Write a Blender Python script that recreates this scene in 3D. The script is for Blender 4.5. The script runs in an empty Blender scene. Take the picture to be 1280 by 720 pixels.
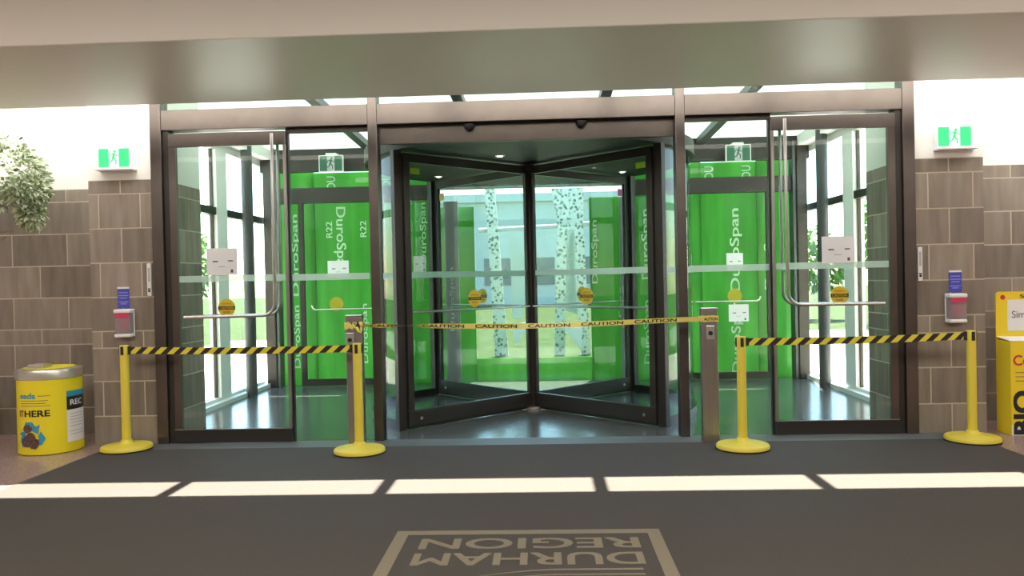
import bpy, bmesh, math, random
from mathutils import Vector, Matrix
random.seed(7)
S = bpy.context.scene
COL = S.collection
PI = math.pi

# ------------------------------------------------------------------ camera
cam_d = bpy.data.cameras.new('camera'); cam = bpy.data.objects.new('camera', cam_d); COL.objects.link(cam)
cam_d.sensor_width = 36.0; cam_d.lens = 36.0 * 1000 / 1280; cam_d.clip_start = .05; cam_d.clip_end = 500
yaw, pit, rol = -.0387, -.0113, -.0216
F = Vector((math.sin(yaw) * math.cos(pit), math.cos(yaw) * math.cos(pit), math.sin(pit)))
r0 = Vector((math.cos(yaw), -math.sin(yaw), 0)); u0 = r0.cross(F)
R = math.cos(rol) * r0 + math.sin(rol) * u0; U = -math.sin(rol) * r0 + math.cos(rol) * u0
cam.matrix_world = Matrix(((R.x, U.x, -F.x, .1454), (R.y, U.y, -F.y, -8.0), (R.z, U.z, -F.z, 1.6), (0, 0, 0, 1)))
S.camera = cam

# ------------------------------------------------------------------ sky, sun, lamps, exposure
S.view_settings.view_transform = 'Standard'; S.view_settings.look = 'None'
S.view_settings.gamma = 1; S.view_settings.use_curve_mapping = False
S.view_settings.exposure = 0.34
S.cycles.transparent_max_bounces = 24; S.cycles.max_bounces = 10; S.cycles.diffuse_bounces = 5
S.cycles.use_denoising = True
S.cycles.sample_clamp_indirect = 6.0
W = bpy.data.worlds.new('sky'); S.world = W; W.use_nodes = True
wn = W.node_tree.nodes; wl = W.node_tree.links
sky = wn.new('ShaderNodeTexSky'); sky.sky_type = 'NISHITA'; sky.sun_disc = False
sky.sun_elevation = math.radians(66.5); sky.sun_rotation = math.radians(12); sky.air_density = 1.1; sky.dust_density = .5
wl.new(sky.outputs[0], wn['Background'].inputs[0]); wn['Background'].inputs[1].default_value = .85
sd = bpy.data.lights.new('sun', 'SUN'); sd.energy = 42; sd.angle = math.radians(.6); sd.color = (1, .90, .77)
so = bpy.data.objects.new('sun', sd); COL.objects.link(so)
so.rotation_euler = Vector((-.355, -1.62, -3.80)).to_track_quat('-Z', 'Y').to_euler()
so.location = (2, 12, 26)
LOBBY_W = 252
for i, (x, y) in enumerate(((-5.4, -6.9), (0, -6.9), (5.4, -6.9))):
    a = bpy.data.lights.new('lobby_lamp', 'AREA'); a.shape = 'RECTANGLE'; a.size = 5.2; a.size_y = 2.6
    a.energy = LOBBY_W; a.color = (1, .90, .79)
    o = bpy.data.objects.new('lobby_lamp', a); COL.objects.link(o); o.location = (x, y, 4.13)

# ------------------------------------------------------------------ materials
def lin(c):
    c = c / 255.0
    return c / 12.92 if c <= .04045 else ((c + .055) / 1.055) ** 2.4
def rgb(r, g, b): return (lin(r), lin(g), lin(b), 1)
MATS = {}
def mat(name, col, rough=.5, metal=0, spec=.5, noise=None, bump=None, emis=None):
    m = bpy.data.materials.new(name); m.use_nodes = True
    n, l = m.node_tree.nodes, m.node_tree.links; p = n['Principled BSDF']
    p.inputs['Base Color'].default_value = col; p.inputs['Roughness'].default_value = rough
    p.inputs['Metallic'].default_value = metal; p.inputs['Specular IOR Level'].default_value = spec
    if noise or bump:
        tc = n.new('ShaderNodeTexCoord'); mp = n.new('ShaderNodeMapping'); l.new(tc.outputs['Object'], mp.inputs[0])
    if noise:
        sc, amt, stretch = noise
        mp.inputs['Scale'].default_value = stretch
        t = n.new('ShaderNodeTexNoise'); t.inputs['Scale'].default_value = sc; t.inputs['Detail'].default_value = 5
        l.new(mp.outputs[0], t.inputs['Vector'])
        mr = n.new('ShaderNodeMapRange'); mr.inputs[1].default_value = .3; mr.inputs[2].default_value = .7
        mr.inputs[3].default_value = 1 - amt; mr.inputs[4].default_value = 1 + amt
        l.new(t.outputs['Fac'], mr.inputs[0])
        mx = n.new('ShaderNodeMix'); mx.data_type = 'RGBA'; mx.blend_type = 'MULTIPLY'; mx.inputs[0].default_value = 1
        mx.inputs[6].default_value = col; l.new(mr.outputs[0], mx.inputs[7]); l.new(mx.outputs[2], p.inputs['Base Color'])
    if bump:
        sc, st = bump
        t2 = n.new('ShaderNodeTexNoise'); t2.inputs['Scale'].default_value = sc; t2.inputs['Detail'].default_value = 3
        l.new(tc.outputs['Object'], t2.inputs['Vector'])
        b = n.new('ShaderNodeBump'); b.inputs['Strength'].default_value = st; b.inputs['Distance'].default_value = .003
        l.new(t2.outputs['Fac'], b.inputs['Height']); l.new(b.outputs[0], p.inputs['Normal'])
    if emis:
        p.inputs['Emission Color'].default_value = emis[0]; p.inputs['Emission Strength'].default_value = emis[1]
    MATS[name] = m
    return m

def glass(name, tint, ior=1.36):
    m = bpy.data.materials.new(name); m.use_nodes = True
    n, l = m.node_tree.nodes, m.node_tree.links; n.remove(n['Principled BSDF'])
    tr = n.new('ShaderNodeBsdfTransparent'); tr.inputs[0].default_value = (*tint, 1)
    gl = n.new('ShaderNodeBsdfGlossy'); gl.inputs['Roughness'].default_value = .004
    fr = n.new('ShaderNodeFresnel'); fr.inputs[0].default_value = ior
    ge = n.new('ShaderNodeNewGeometry'); iv = n.new('ShaderNodeMath'); iv.operation = 'SUBTRACT'; iv.inputs[0].default_value = 1
    l.new(ge.outputs['Backfacing'], iv.inputs[1]); mu = n.new('ShaderNodeMath'); mu.operation = 'MULTIPLY'   # the sheet reflects once, on the side the light meets
    l.new(fr.outputs[0], mu.inputs[0]); l.new(iv.outputs[0], mu.inputs[1])
    mx = n.new('ShaderNodeMixShader'); l.new(mu.outputs[0], mx.inputs[0]); l.new(tr.outputs[0], mx.inputs[1]); l.new(gl.outputs[0], mx.inputs[2])
    l.new(mx.outputs[0], n['Material Output'].inputs[0])
    MATS[name] = m
    return m

def translucent(name, dif, trl, extra_transparent=0.0, noise=None):
    m = bpy.data.materials.new(name); m.use_nodes = True
    n, l = m.node_tree.nodes, m.node_tree.links; n.remove(n['Principled BSDF'])
    d = n.new('ShaderNodeBsdfDiffuse'); d.inputs[0].default_value = (*dif, 1)
    t = n.new('ShaderNodeBsdfTranslucent'); t.inputs[0].default_value = (*trl, 1)
    if noise:
        tc = n.new('ShaderNodeTexCoord'); tx = n.new('ShaderNodeTexNoise'); tx.inputs['Scale'].default_value = noise[0]
        mp = n.new('ShaderNodeMapping'); mp.inputs['Scale'].default_value = (3, 3, .35)
        l.new(tc.outputs['Object'], mp.inputs[0]); l.new(mp.outputs[0], tx.inputs['Vector'])
        for sh, c in ((d, dif), (t, trl)):
            mr = n.new('ShaderNodeMapRange'); mr.inputs[1].default_value = .3; mr.inputs[2].default_value = .7
            mr.inputs[3].default_value = 1 - noise[1]; mr.inputs[4].default_value = 1 + noise[1]; l.new(tx.outputs['Fac'], mr.inputs[0])
            mx = n.new('ShaderNodeMix'); mx.data_type = 'RGBA'; mx.blend_type = 'MULTIPLY'; mx.inputs[0].default_value = 1
            mx.inputs[6].default_value = (*c, 1); l.new(mr.outputs[0], mx.inputs[7]); l.new(mx.outputs[2], sh.inputs[0])
    a = n.new('ShaderNodeAddShader'); l.new(d.outputs[0], a.inputs[0]); l.new(t.outputs[0], a.inputs[1])
    out = a.outputs[0]
    if extra_transparent:
        tp = n.new('ShaderNodeBsdfTransparent'); mx = n.new('ShaderNodeMixShader'); mx.inputs[0].default_value = extra_transparent
        l.new(out, mx.inputs[1]); l.new(tp.outputs[0], mx.inputs[2]); out = mx.outputs[0]
    l.new(out, n['Material Output'].inputs[0])
    MATS[name] = m
    return m

M_bronze = mat('bronze_anodised', (.13, .112, .102, 1), .36, .9, noise=(6, .06, (1, 1, 1)))
M_dark = mat('dark_bronze', (.035, .031, .028, 1), .38, .3)
M_black = mat('black_rubber', (.012, .012, .012, 1), .55)
M_steel = mat('brushed_steel', (.62, .60, .57, 1), .28, 1.0, noise=(40, .08, (1, 1, .03)))
M_satin = mat('satin_steel', (.34, .31, .285, 1), .36, .85, noise=(60, .1, (1, 1, .03)))
M_glass = glass('clear_glass', (.90, .955, .925))
M_glass_rev = glass('green_tinted_glass', (.80, .855, .825))
M_frost = translucent('frosted_film', (.42, .52, .48), (.25, .3, .28), .42)
M_skyglass = glass('skylight_glass', (.97, .98, .97), 1.3)
M_skyfrit = translucent('fritted_skylight', (.45, .5, .47), (.075, .092, .085))
M_plaster = mat('white_plaster', (.80, .81, .76, 1), .85, bump=(220, .08))
M_lobby = mat('lobby_wall_paint', (.34, .31, .27, 1), .8)
M_ceil = mat('ceiling_paint', (.76, .73, .67, 1), .8, bump=(180, .06))
M_soffit = mat('soffit_semigloss_paint', (.73, .70, .64, 1), .37, spec=.5)
M_slotglass = translucent('hazy_skylight_glass', (.10, .10, .10), (.85, .88, .90), .82)  # haze added so the slot sheds more light on the floor by the doors
M_grout = mat('pale_grout', (.52, .46, .37, 1), .9)
M_slate = mat('vestibule_slate', (.085, .090, .090, 1), .2, noise=(5, .2, (1, 1, 1)))
M_mat = mat('grey_carpet', (.062, .055, .048, 1), .82, spec=.25, noise=(90, .12, (1, 1, 1)), bump=(600, .3))
M_logo = mat('beige_carpet_print', (.20, .175, .13, 1), .9, spec=.1, noise=(90, .1, (1, 1, 1)))
M_thresh = mat('threshold_metal', (.12, .13, .13, 1), .5, .2)
M_yellow = mat('yellow_powder_coat', (.70, .58, .055, 1), .42)
M_belt_y = mat('belt_yellow', (.70, .64, .05, 1), .6)
M_belt_b = mat('belt_black', (.014, .011, .010, 1), .6)
M_tape = mat('caution_tape_yellow', (.80, .72, .20, 1), .35)
M_paper = mat('white_paper', (.74, .76, .78, 1), .8)
M_ink = mat('grey_ink', (.08, .08, .09, 1), .7)
M_stick = mat('sticker_yellow', (.66, .47, .02, 1), .4)
M_sign_g = mat('exit_green', rgb(50, 205, 120), .35, emis=(rgb(70, 225, 135), .35))
M_sign_w = mat('exit_white', (.8, .88, .84, 1), .35, emis=((.85, 1, .93, 1), .35))
M_sign_gd = mat('exit_green_unlit', (.02, .12, .07, 1), .4)
M_white = mat('white_plastic', (.78, .79, .78, 1), .4)
M_pink = mat('pink_plastic', (.62, .04, .14, 1), .4)
M_clear = translucent('clear_plastic', (.30, .28, .29), (.2, .19, .19), .45)
M_blue = mat('blue_print', (.055, .06, .42, 1), .5)
M_bluel = mat('pale_blue_print', (.25, .28, .70, 1), .5)
M_batt = mat('bin_yellow', (.76, .66, .012, 1), .42)
M_box = mat('cardboard_yellow', (.80, .62, .02, 1), .5)
M_cyan = mat('cyan_print', (.03, .30, .48, 1), .45)
M_brown = mat('brown_photo_print', (.11, .055, .05, 1), .5, noise=(60, .6, (1, 1, 1)))
M_red = mat('red_print', (.55, .03, .02, 1), .5)
M_foil = mat('bare_aluminium', (.72, .72, .68, 1), .3, .9)
M_grey = mat('grey_column_paint', (.06, .065, .068, 1), .45)
M_greyp = mat('pale_grey_sheet', (.42, .44, .46, 1), .7)
M_green = translucent('green_insulation_film', (.036, .115, .028), (.088, .198, .072), noise=(2.2, .16))
M_glet = translucent('board_print', (.74, .80, .72), (.2, .2, .2))
M_canopy = mat('canopy_lacquer', (.012, .016, .014, 1), .5, spec=.3)
M_lamp = mat('lamp_glow', (1, 1, 1, 1), .5, emis=((1, .95, .8, 1), 9))
M_grass = mat('lawn_grass', (.040, .058, .022, 1), .95, spec=.1, noise=(3, .35, (1, 1, 1)))
M_conc = mat('pale_concrete', (.45, .44, .42, 1), .85, noise=(2, .1, (1, 1, 1)))
M_leaf = mat('ficus_leaf', (.30, .38, .20, 1), .45, noise=(9, .5, (1, 1, 1)))
M_leafv = mat('variegated_highlight_leaf', (.55, .62, .42, 1), .45)  # pale variegation, its share raised to paint bright highlights on the crown
M_bark = mat('pale_bark', (.22, .16, .11, 1), .85, noise=(12, .3, (1, 1, .3)))
M_tree = mat('outdoor_leaf', (.14, .26, .06, 1), .6, noise=(4, .4, (1, 1, 1)))
M_bldg = mat('pale_cladding', (.46, .55, .52, 1), .7, noise=(1.5, .06, (1, 1, 1)))
M_bwin = mat('building_window', (.10, .15, .16, 1), .15)

# stone tiles: one tint per tile (mesh island)
def tile_mat():
    m = bpy.data.materials.new('stone_tile'); m.use_nodes = True
    n, l = m.node_tree.nodes, m.node_tree.links; p = n['Principled BSDF']; p.inputs['Roughness'].default_value = .85
    g = n.new('ShaderNodeNewGeometry'); tc = n.new('ShaderNodeTexCoord')
    mp = n.new('ShaderNodeMapping'); mp.inputs['Scale'].default_value = (7, 7, 1.0); l.new(tc.outputs['Object'], mp.inputs[0])
    ad = n.new('ShaderNodeVectorMath'); ad.operation = 'ADD'; l.new(mp.outputs[0], ad.inputs[0])
    mu = n.new('ShaderNodeMath'); mu.operation = 'MULTIPLY'; mu.inputs[1].default_value = 37; l.new(g.outputs['Random Per Island'], mu.inputs[0]); l.new(mu.outputs[0], ad.inputs[1])
    t = n.new('ShaderNodeTexNoise'); t.inputs['Scale'].default_value = 1.6; t.inputs['Detail'].default_value = 6; l.new(ad.outputs[0], t.inputs['Vector'])
    cr = n.new('ShaderNodeValToRGB'); e = cr.color_ramp.elements
    e[0].position = .25; e[0].color = (.185, .153, .120, 1); e[1].position = .75; e[1].color = (.30, .262, .214, 1)
    l.new(t.outputs['Fac'], cr.inputs[0])
    mr = n.new('ShaderNodeMapRange'); mr.inputs[3].default_value = .8; mr.inputs[4].default_value = 1.18; l.new(g.outputs['Random Per Island'], mr.inputs[0])
    mx = n.new('ShaderNodeMix'); mx.data_type = 'RGBA'; mx.blend_type = 'MULTIPLY'; mx.inputs[0].default_value = 1
    l.new(cr.outputs[0], mx.inputs[6]); l.new(mr.outputs[0], mx.inputs[7]); l.new(mx.outputs[2], p.inputs['Base Color'])
    return m
M_tile = tile_mat()
def terrazzo():
    m = bpy.data.materials.new('pink_terrazzo'); m.use_nodes = True
    n, l = m.node_tree.nodes, m.node_tree.links; p = n['Principled BSDF']; p.inputs['Roughness'].default_value = .22
    tc = n.new('ShaderNodeTexCoord'); v = n.new('ShaderNodeTexVoronoi'); v.inputs['Scale'].default_value = 90; l.new(tc.outputs['Object'], v.inputs['Vector'])
    cr = n.new('ShaderNodeValToRGB'); e = cr.color_ramp.elements
    e[0].color = (.24, .15, .125, 1); e[1].color = (.40, .29, .25, 1); l.new(v.outputs['Color'], cr.inputs[0]); l.new(cr.outputs[0], p.inputs['Base Color'])
    return m
M_terr = terrazzo()
def speckle():
    m = bpy.data.materials.new('perforated_white_metal'); m.use_nodes = True
    n, l = m.node_tree.nodes, m.node_tree.links; p = n['Principled BSDF']; p.inputs['Roughness'].default_value = .5
    tc = n.new('ShaderNodeTexCoord'); v = n.new('ShaderNodeTexVoronoi'); v.inputs['Scale'].default_value = 13; l.new(tc.outputs['Object'], v.inputs['Vector'])
    cr = n.new('ShaderNodeValToRGB'); e = cr.color_ramp.elements; e[0].position = .25; e[1].position = .5
    e[0].color = (.10, .16, .10, 1); e[1].color = (.62, .68, .60, 1); l.new(v.outputs['Distance'], cr.inputs[0]); l.new(cr.outputs[0], p.inputs['Base Color'])
    return m
M_speck = speckle()

# ------------------------------------------------------------------ helpers
WL = {}                                   # world location of each object's root
def finish(o, label=None, cat=None, group=None, kind=None):
    if label: o['label'] = label
    if cat: o['category'] = cat
    if group: o['group'] = group
    if kind: o['kind'] = kind
    return o
def empty(name, loc=(0, 0, 0), label=None, cat=None, group=None, kind=None):
    o = bpy.data.objects.new(name, None); COL.objects.link(o); o.location = loc; o.empty_display_size = .1
    WL[o] = Vector(loc)
    return finish(o, label, cat, group, kind)
def obj(name, bm, mats, parent=None, label=None, cat=None, group=None, kind=None, smooth=False, loc=None):
    """link bm (world coordinates) as one mesh object; with a parent, coordinates become local to it"""
    if not isinstance(mats, (list, tuple)): mats = [mats]
    base = WL[parent] if parent is not None else Vector(loc or (0, 0, 0))
    bmesh.ops.transform(bm, matrix=Matrix.Translation(-base), verts=bm.verts)
    bmesh.ops.recalc_face_normals(bm, faces=bm.faces)
    me = bpy.data.meshes.new(name); bm.to_mesh(me); bm.free()
    for m in mats: me.materials.append(m)
    if smooth:
        for p in me.polygons: p.use_smooth = True
        try: me.set_sharp_from_angle(angle=math.radians(40))
        except Exception: pass
    o = bpy.data.objects.new(name, me); COL.objects.link(o)
    if parent is not None: o.parent = parent
    else: o.location = base
    WL[o] = base
    return finish(o, label, cat, group, kind)
def B(): return bmesh.new()
def box(bm, x0, x1, y0, y1, z0, z1, bev=0, mi=0, seg=1):
    r = bmesh.ops.create_cube(bm, size=1)
    vs = r['verts']
    bmesh.ops.transform(bm, matrix=Matrix.Translation(((x0 + x1) / 2, (y0 + y1) / 2, (z0 + z1) / 2)) @ Matrix.Diagonal((abs(x1 - x0), abs(y1 - y0), abs(z1 - z0), 1)), verts=vs)
    fs = list({f for v in vs for f in v.link_faces})
    for f in fs: f.material_index = mi
    if bev:
        es = list({e for v in vs for e in v.link_edges})
        bmesh.ops.bevel(bm, geom=es, offset=bev, segments=seg, affect='EDGES', profile=.5, material=mi)
    return bm
def cyl(bm, p0, p1, r, seg=20, r2=None, mi=0):
    p0, p1 = Vector(p0), Vector(p1); d = p1 - p0
    q = d.to_track_quat('Z', 'Y').to_matrix().to_4x4()
    res = bmesh.ops.create_cone(bm, cap_ends=True, segments=seg, radius1=r, radius2=r if r2 is None else r2, depth=d.length)
    bmesh.ops.transform(bm, matrix=Matrix.Translation((p0 + p1) / 2) @ q, verts=res['verts'])
    for f in {f for v in res['verts'] for f in v.link_faces}: f.material_index = mi
    return bm
def tube(bm, pts, r, seg=12, closed=False):
    pts = [Vector(p) for p in pts]; rings = []
    n = len(pts); prev = None
    for i, p in enumerate(pts):
        t = ((pts[min(i + 1, n - 1)] - pts[max(i - 1, 0)])).normalized()
        if prev is None: a = t.orthogonal().normalized()
        else: a = (prev - t * prev.dot(t)).normalized()
        prev = a; b = t.cross(a)
        rr = r[i] if isinstance(r, (list, tuple)) else r
        rings.append([bm.verts.new(p + rr * (math.cos(2 * PI * k / seg) * a + math.sin(2 * PI * k / seg) * b)) for k in range(seg)])
    for i in range(n - 1):
        for k in range(seg):
            bm.faces.new((rings[i][k], rings[i][(k + 1) % seg], rings[i + 1][(k + 1) % seg], rings[i + 1][k]))
    bm.faces.new(rings[0][::-1]); bm.faces.new(rings[-1])
    return bm
def lathe(bm, prof, c=(0, 0, 0), seg=40):
    c = Vector(c); rings = []
    for (r, z) in prof:
        rings.append([bm.verts.new(c + Vector((max(r, 1e-4) * math.cos(2 * PI * k / seg), max(r, 1e-4) * math.sin(2 * PI * k / seg), z))) for k in range(seg)])
    for i in range(len(prof) - 1):
        for k in range(seg):
            bm.faces.new((rings[i][k], rings[i][(k + 1) % seg], rings[i + 1][(k + 1) % seg], rings[i + 1][k]))
    bm.faces.new(rings[0][::-1]); bm.faces.new(rings[-1])
    return bm
def prism(bm, pts, o, x, y, depth, mi=0):
    """extrude the 2-D polygon pts lying in the plane o + px*x + py*y by depth along x cross y"""
    o, x, y = Vector(o), Vector(x).normalized(), Vector(y).normalized(); nrm = x.cross(y)
    a = [bm.verts.new(o + x * p[0] + y * p[1]) for p in pts]
    b = [bm.verts.new(o + x * p[0] + y * p[1] + nrm * depth) for p in pts]
    n = len(pts); fs = [bm.faces.new(a[::-1]), bm.faces.new(b)]
    for i in range(n): fs.append(bm.faces.new((a[i], a[(i + 1) % n], b[(i + 1) % n], b[i])))
    for f in fs: f.material_index = mi
    return bm
def disc_pts(cx, cy, r, n=32): return [(cx + r * math.cos(2 * PI * k / n), cy + r * math.sin(2 * PI * k / n)) for k in range(n)]
def rect_pts(x0, x1, y0, y1): return [(x0, y0), (x1, y0), (x1, y1), (x0, y1)]
def thick_line(p, q, w):
    d = (Vector((q[0] - p[0], q[1] - p[1]))).normalized(); nn = Vector((-d.y, d.x)) * w / 2
    return [(p[0] - nn.x, p[1] - nn.y), (q[0] - nn.x, q[1] - nn.y), (q[0] + nn.x, q[1] + nn.y), (p[0] + nn.x, p[1] + nn.y)]
TXT = {}
def text_mesh(s, bold=.0):
    """flat unit text: dict of verts, faces, bounds (cap height scaled to 1, left at 0)"""
    key = (s, bold)
    if key in TXT: return TXT[key]
    cu = bpy.data.curves.new('t', 'FONT'); cu.body = s; cu.size = 1; cu.resolution_u = 4
    o = bpy.data.objects.new('t', cu); COL.objects.link(o)
    dg = bpy.context.evaluated_depsgraph_get(); dg.update()
    me = bpy.data.meshes.new_from_object(o.evaluated_get(dg))
    vs = [v.co.copy() for v in me.vertices]; fs = [tuple(p.vertices) for p in me.polygons]
    bpy.data.objects.remove(o); bpy.data.curves.remove(cu); bpy.data.meshes.remove(me)
    x0, x1 = min(v.x for v in vs), max(v.x for v in vs); y0, y1 = min(v.y for v in vs), max(v.y for v in vs)
    if bold:                                  # heavier strokes: the same letters laid down again, slightly shifted
        n0 = len(vs); base = list(vs); bf = list(fs)
        for (sx, sy) in ((1, 1), (-1, 1), (1, -1), (-1, -1)):
            k = len(vs); vs += [v + Vector((sx * bold, sy * bold * .7, (k // n0) * 1.0)) for v in base]; fs += [tuple(i + k for i in f) for f in bf]
        x0 -= bold; x1 += bold; y0 -= bold * .7; y1 += bold * .7
    TXT[key] = ([((v.x - x0) / (x1 - x0), (v.y - y0) / (y1 - y0), v.z) for v in vs], fs, (x1 - x0) / (y1 - y0))
    return TXT[key]
def text(bm, s, o, x, y, w=None, h=1.0, bold=.0, mi=0, fn=None, center=True):
    """lay text s with its box (w x h) centred on o (or starting there) in plane x, y"""
    vs, fs, asp = text_mesh(s, bold); w = w or h * asp
    o, x, y = Vector(o), Vector(x).normalized(), Vector(y).normalized()
    nv = []; nrm = x.cross(y)
    for (px, py, lay) in vs:
        a, b = ((px - .5) * w, (py - .5) * h) if center else (px * w, py * h)
        nv.append(bm.verts.new(fn(a, b) + Vector((0, -.0003 * lay, 0)) if fn else o + x * a + y * b + nrm * (.0003 * lay)))
    for f in fs:
        try: bm.faces.new([nv[i] for i in f]).material_index = mi
        except ValueError: pass
    return bm
def copy_tree(o, loc=None, label=None, group=None, parent=None):
    c = o.copy(); COL.objects.link(c); c.parent = parent
    if loc is not None: c.location = loc
    if label: c['label'] = label
    if group: c['group'] = group
    for ch in list(o.children): copy_tree(ch, parent=c)
    return c
X, Y, Z = Vector((1, 0, 0)), Vector((0, 1, 0)), Vector((0, 0, 1))
ST = 'structure'

# ================================================================== THE SETTING
# ground outside, floors
bm = B()
for (a, b, c, d) in ((-60, 60, 4.42, 90), (-60, -4.45, .85, 4.42), (4.45, 60, .85, 4.42)): box(bm, a, b, c, d, -.3, -.05)
obj('ground', bm, M_grass, kind=ST)
bm = B(); box(bm, -1.1, 1.1, 4.42, 6.6, -.05, -.03); box(bm, -9, -4.4, .9, 15, -.05, -.035); box(bm, 4.4, 9, .9, 15, -.05, -.035); obj('path', bm, M_conc, kind=ST)
bm = B(); box(bm, -9, 9, -17, 0.0, -.2, 0); box(bm, -9, -3.8, 0, .85, -.2, 0); box(bm, 3.8, 9, 0, .85, -.2, 0)
obj('floor', bm, M_terr, kind=ST)
bm = B(); box(bm, -3.8, 3.8, 0, .85, -.2, 0); box(bm, -4.45, 4.45, .85, 4.42, -.2, 0)
obj('floor_vestibule', bm, M_slate, kind=ST)
bm = B(); box(bm, -4.2, 4.2, -.34, -.0, 0, .006)
obj('trim_threshold', bm, M_thresh, kind=ST)

# lobby shell
bm = B(); box(bm, -9, 9, -17, -2.5, 4.2, 4.35); obj('ceiling', bm, M_ceil, kind=ST)
bm = B(); box(bm, -9, 9, -2.53, -.65, 3.30, 4.35, .006); obj('trim_1', bm, M_soffit, kind=ST)
for s, nm in ((-1, 'wall_left'), (1, 'wall_right')):
    bm = B(); box(bm, s * 9, s * 9.2, -17, .85, 0, 4.35); obj(nm, bm, M_lobby, kind=ST)
bm = B(); box(bm, -9.2, 9.2, -17.2, -17, 0, 4.35); obj('wall_back', bm, M_lobby, kind=ST)

ROWS = [0, .29, .645, .985, 1.155, 1.50, 1.85, 2.20, 2.55, 2.69]
def tiles(bm, o, xd, n, length, L=.62, joints=None, th=.0025, g=.013):
    """tile rows on the face through o along xd; proud of the grout by th along n"""
    o, xd, n = Vector(o), Vector(xd), Vector(n)
    for i in range(len(ROWS) - 1):
        if joints: js = [0] + joints[i % 2] + [length]
        else:
            off = (i % 2) * L / 2; js = [0]; k = off if off else L
            while k < length - .05: js.append(k); k += L
            js.append(length)
        for a, b in zip(js[:-1], js[1:]):
            a2, b2 = a + (g / 2 if a > 0 else 0), b - (g / 2 if b < length else 0)
            z0, z1 = ROWS[i] + (g / 2 if i else 0), ROWS[i + 1] - g / 2
            q = [o + xd * a2 + Z * z0, o + xd * b2 + Z * z0, o + xd * b2 + Z * z1, o + xd * a2 + Z * z1]
            lo = [bm.verts.new(p) for p in q]
            c = sum(q, Vector()) / 4
            hi = [bm.verts.new(p + (c - p).normalized() * .0015 + n * th) for p in q]
            fs = [bm.faces.new(hi)] + [bm.faces.new((lo[k], lo[(k + 1) % 4], hi[(k + 1) % 4], hi[k])) for k in range(4)]
            for f in fs: f.material_index = 1
for s, side in ((-1, 'left'), (1, 'right')):
    # stone pier beside the doors: tiled base, plaster above
    bm = B(); xa, xb = sorted((s * 3.79, s * 4.45))
    box(bm, xa, xb, -.0275, .6, 0, 2.69)
    js = [[.33], [.10, .53]]
    if s > 0: js = [[.33], [.13, .56]]
    tiles(bm, (xa, -.0275, 0), X, -Y, xb - xa, joints=js)
    w = obj('wall_pier_' + side, bm, [M_grout, M_tile], kind=ST)
    bm = B(); box(bm, xa, xb, -.03, .6, 2.69, 3.75); obj('plaster', bm, M_plaster, w)
    bm = B(); box(bm, *sorted((s * 3.784, s * 3.796)), -.036, -.02, 0, 2.69); obj('edge_trim', bm, M_steel, w)
    # set-back lobby wall
    bm = B(); xa, xb = sorted((s * 4.45, s * 9)); box(bm, xa, xb, .6025, .85, 0, 2.68)
    if s < 0: tiles(bm, (xb, .6025, 0), -X, -Y, xb - xa)
    else: tiles(bm, (xa, .6025, 0), X, -Y, xb - xa)
    w = obj('wall_front_' + side, bm, [M_grout, M_tile], kind=ST)
    bm = B(); box(bm, xa, xb, .60, .85, 2.68, 3.9); obj('plaster', bm, M_plaster, w)
    # stone liner inside the vestibule
    bm = B(); xa, xb = sorted((s * 3.70, s * 4.45)); box(bm, *sorted((s * 3.70, s * 3.79)), .10, .6, 0, 2.67); box(bm, xa, xb, .6, .90, 0, 2.67)
    if s < 0: tiles(bm, (-3.70, .90, 0), -Y, X, .80)
    else: tiles(bm, (3.70, .10, 0), Y, -X, .80)
    w = obj('wall_vestibule_' + side, bm, [M_grout, M_tile], kind=ST)
    bm = B(); box(bm, *sorted((s * 3.70, s * 3.79)), .10, .6, 2.67, 3.72); box(bm, xa, xb, .6, .90, 2.67, 3.72); obj('plaster', bm, M_plaster, w)
    # side window of the vestibule
    xw = s * 4.24
    w = empty('window_1' if s < 0 else 'window_2', (xw, 2.6, 0), kind=ST)
    xs = sorted((xw - .05, xw + .05))
    bm = B(); box(bm, *xs, .9, 4.4, 0, .10); box(bm, *xs, .9, 4.4, 3.42, 3.52)
    obj('frame', bm, M_white, w)
    bm = B(); box(bm, *sorted((xw - .06, xw + .06)), .9, 4.4, 2.54, 2.64)
    for yy in (2.485, 2.862): box(bm, *sorted((xw - .02, xw + .02)), yy, yy + .022, .10, 3.42)
    obj('mullion', bm, M_dark, w)
    bm = B(); box(bm, *sorted((xw - .07, xw + .07)), 2.51, 2.86, .10, 3.42, .004); obj('mullion_panel', bm, M_white, w)
    bm = B(); box(bm, xw - .006, xw + .006, .9, 4.35, .10, 3.42); obj('pane', bm, M_skyglass, w)
    bm = B(); box(bm, *sorted((s * 4.02, s * 4.40)), .9, 4.4, 3.52, 3.74); obj('wall_head_' + side, bm, M_plaster, kind=ST)
    bm = B(); box(bm, *sorted((s * 4.10, s * 4.40)), 0.9, 4.4, 0, .06); obj('trim_sill_' + side, bm, M_white, kind=ST)
    bm = B(); cyl(bm, (s * 4.06, 3.32, 0), (s * 4.06, 3.32, 3.7), .078, 28)
    obj('column', bm, M_grey, None, 'round dark grey column inside the %s vestibule window' % side, kind=ST, smooth=True, loc=(s * 4.06, 3.32, 0))

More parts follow.
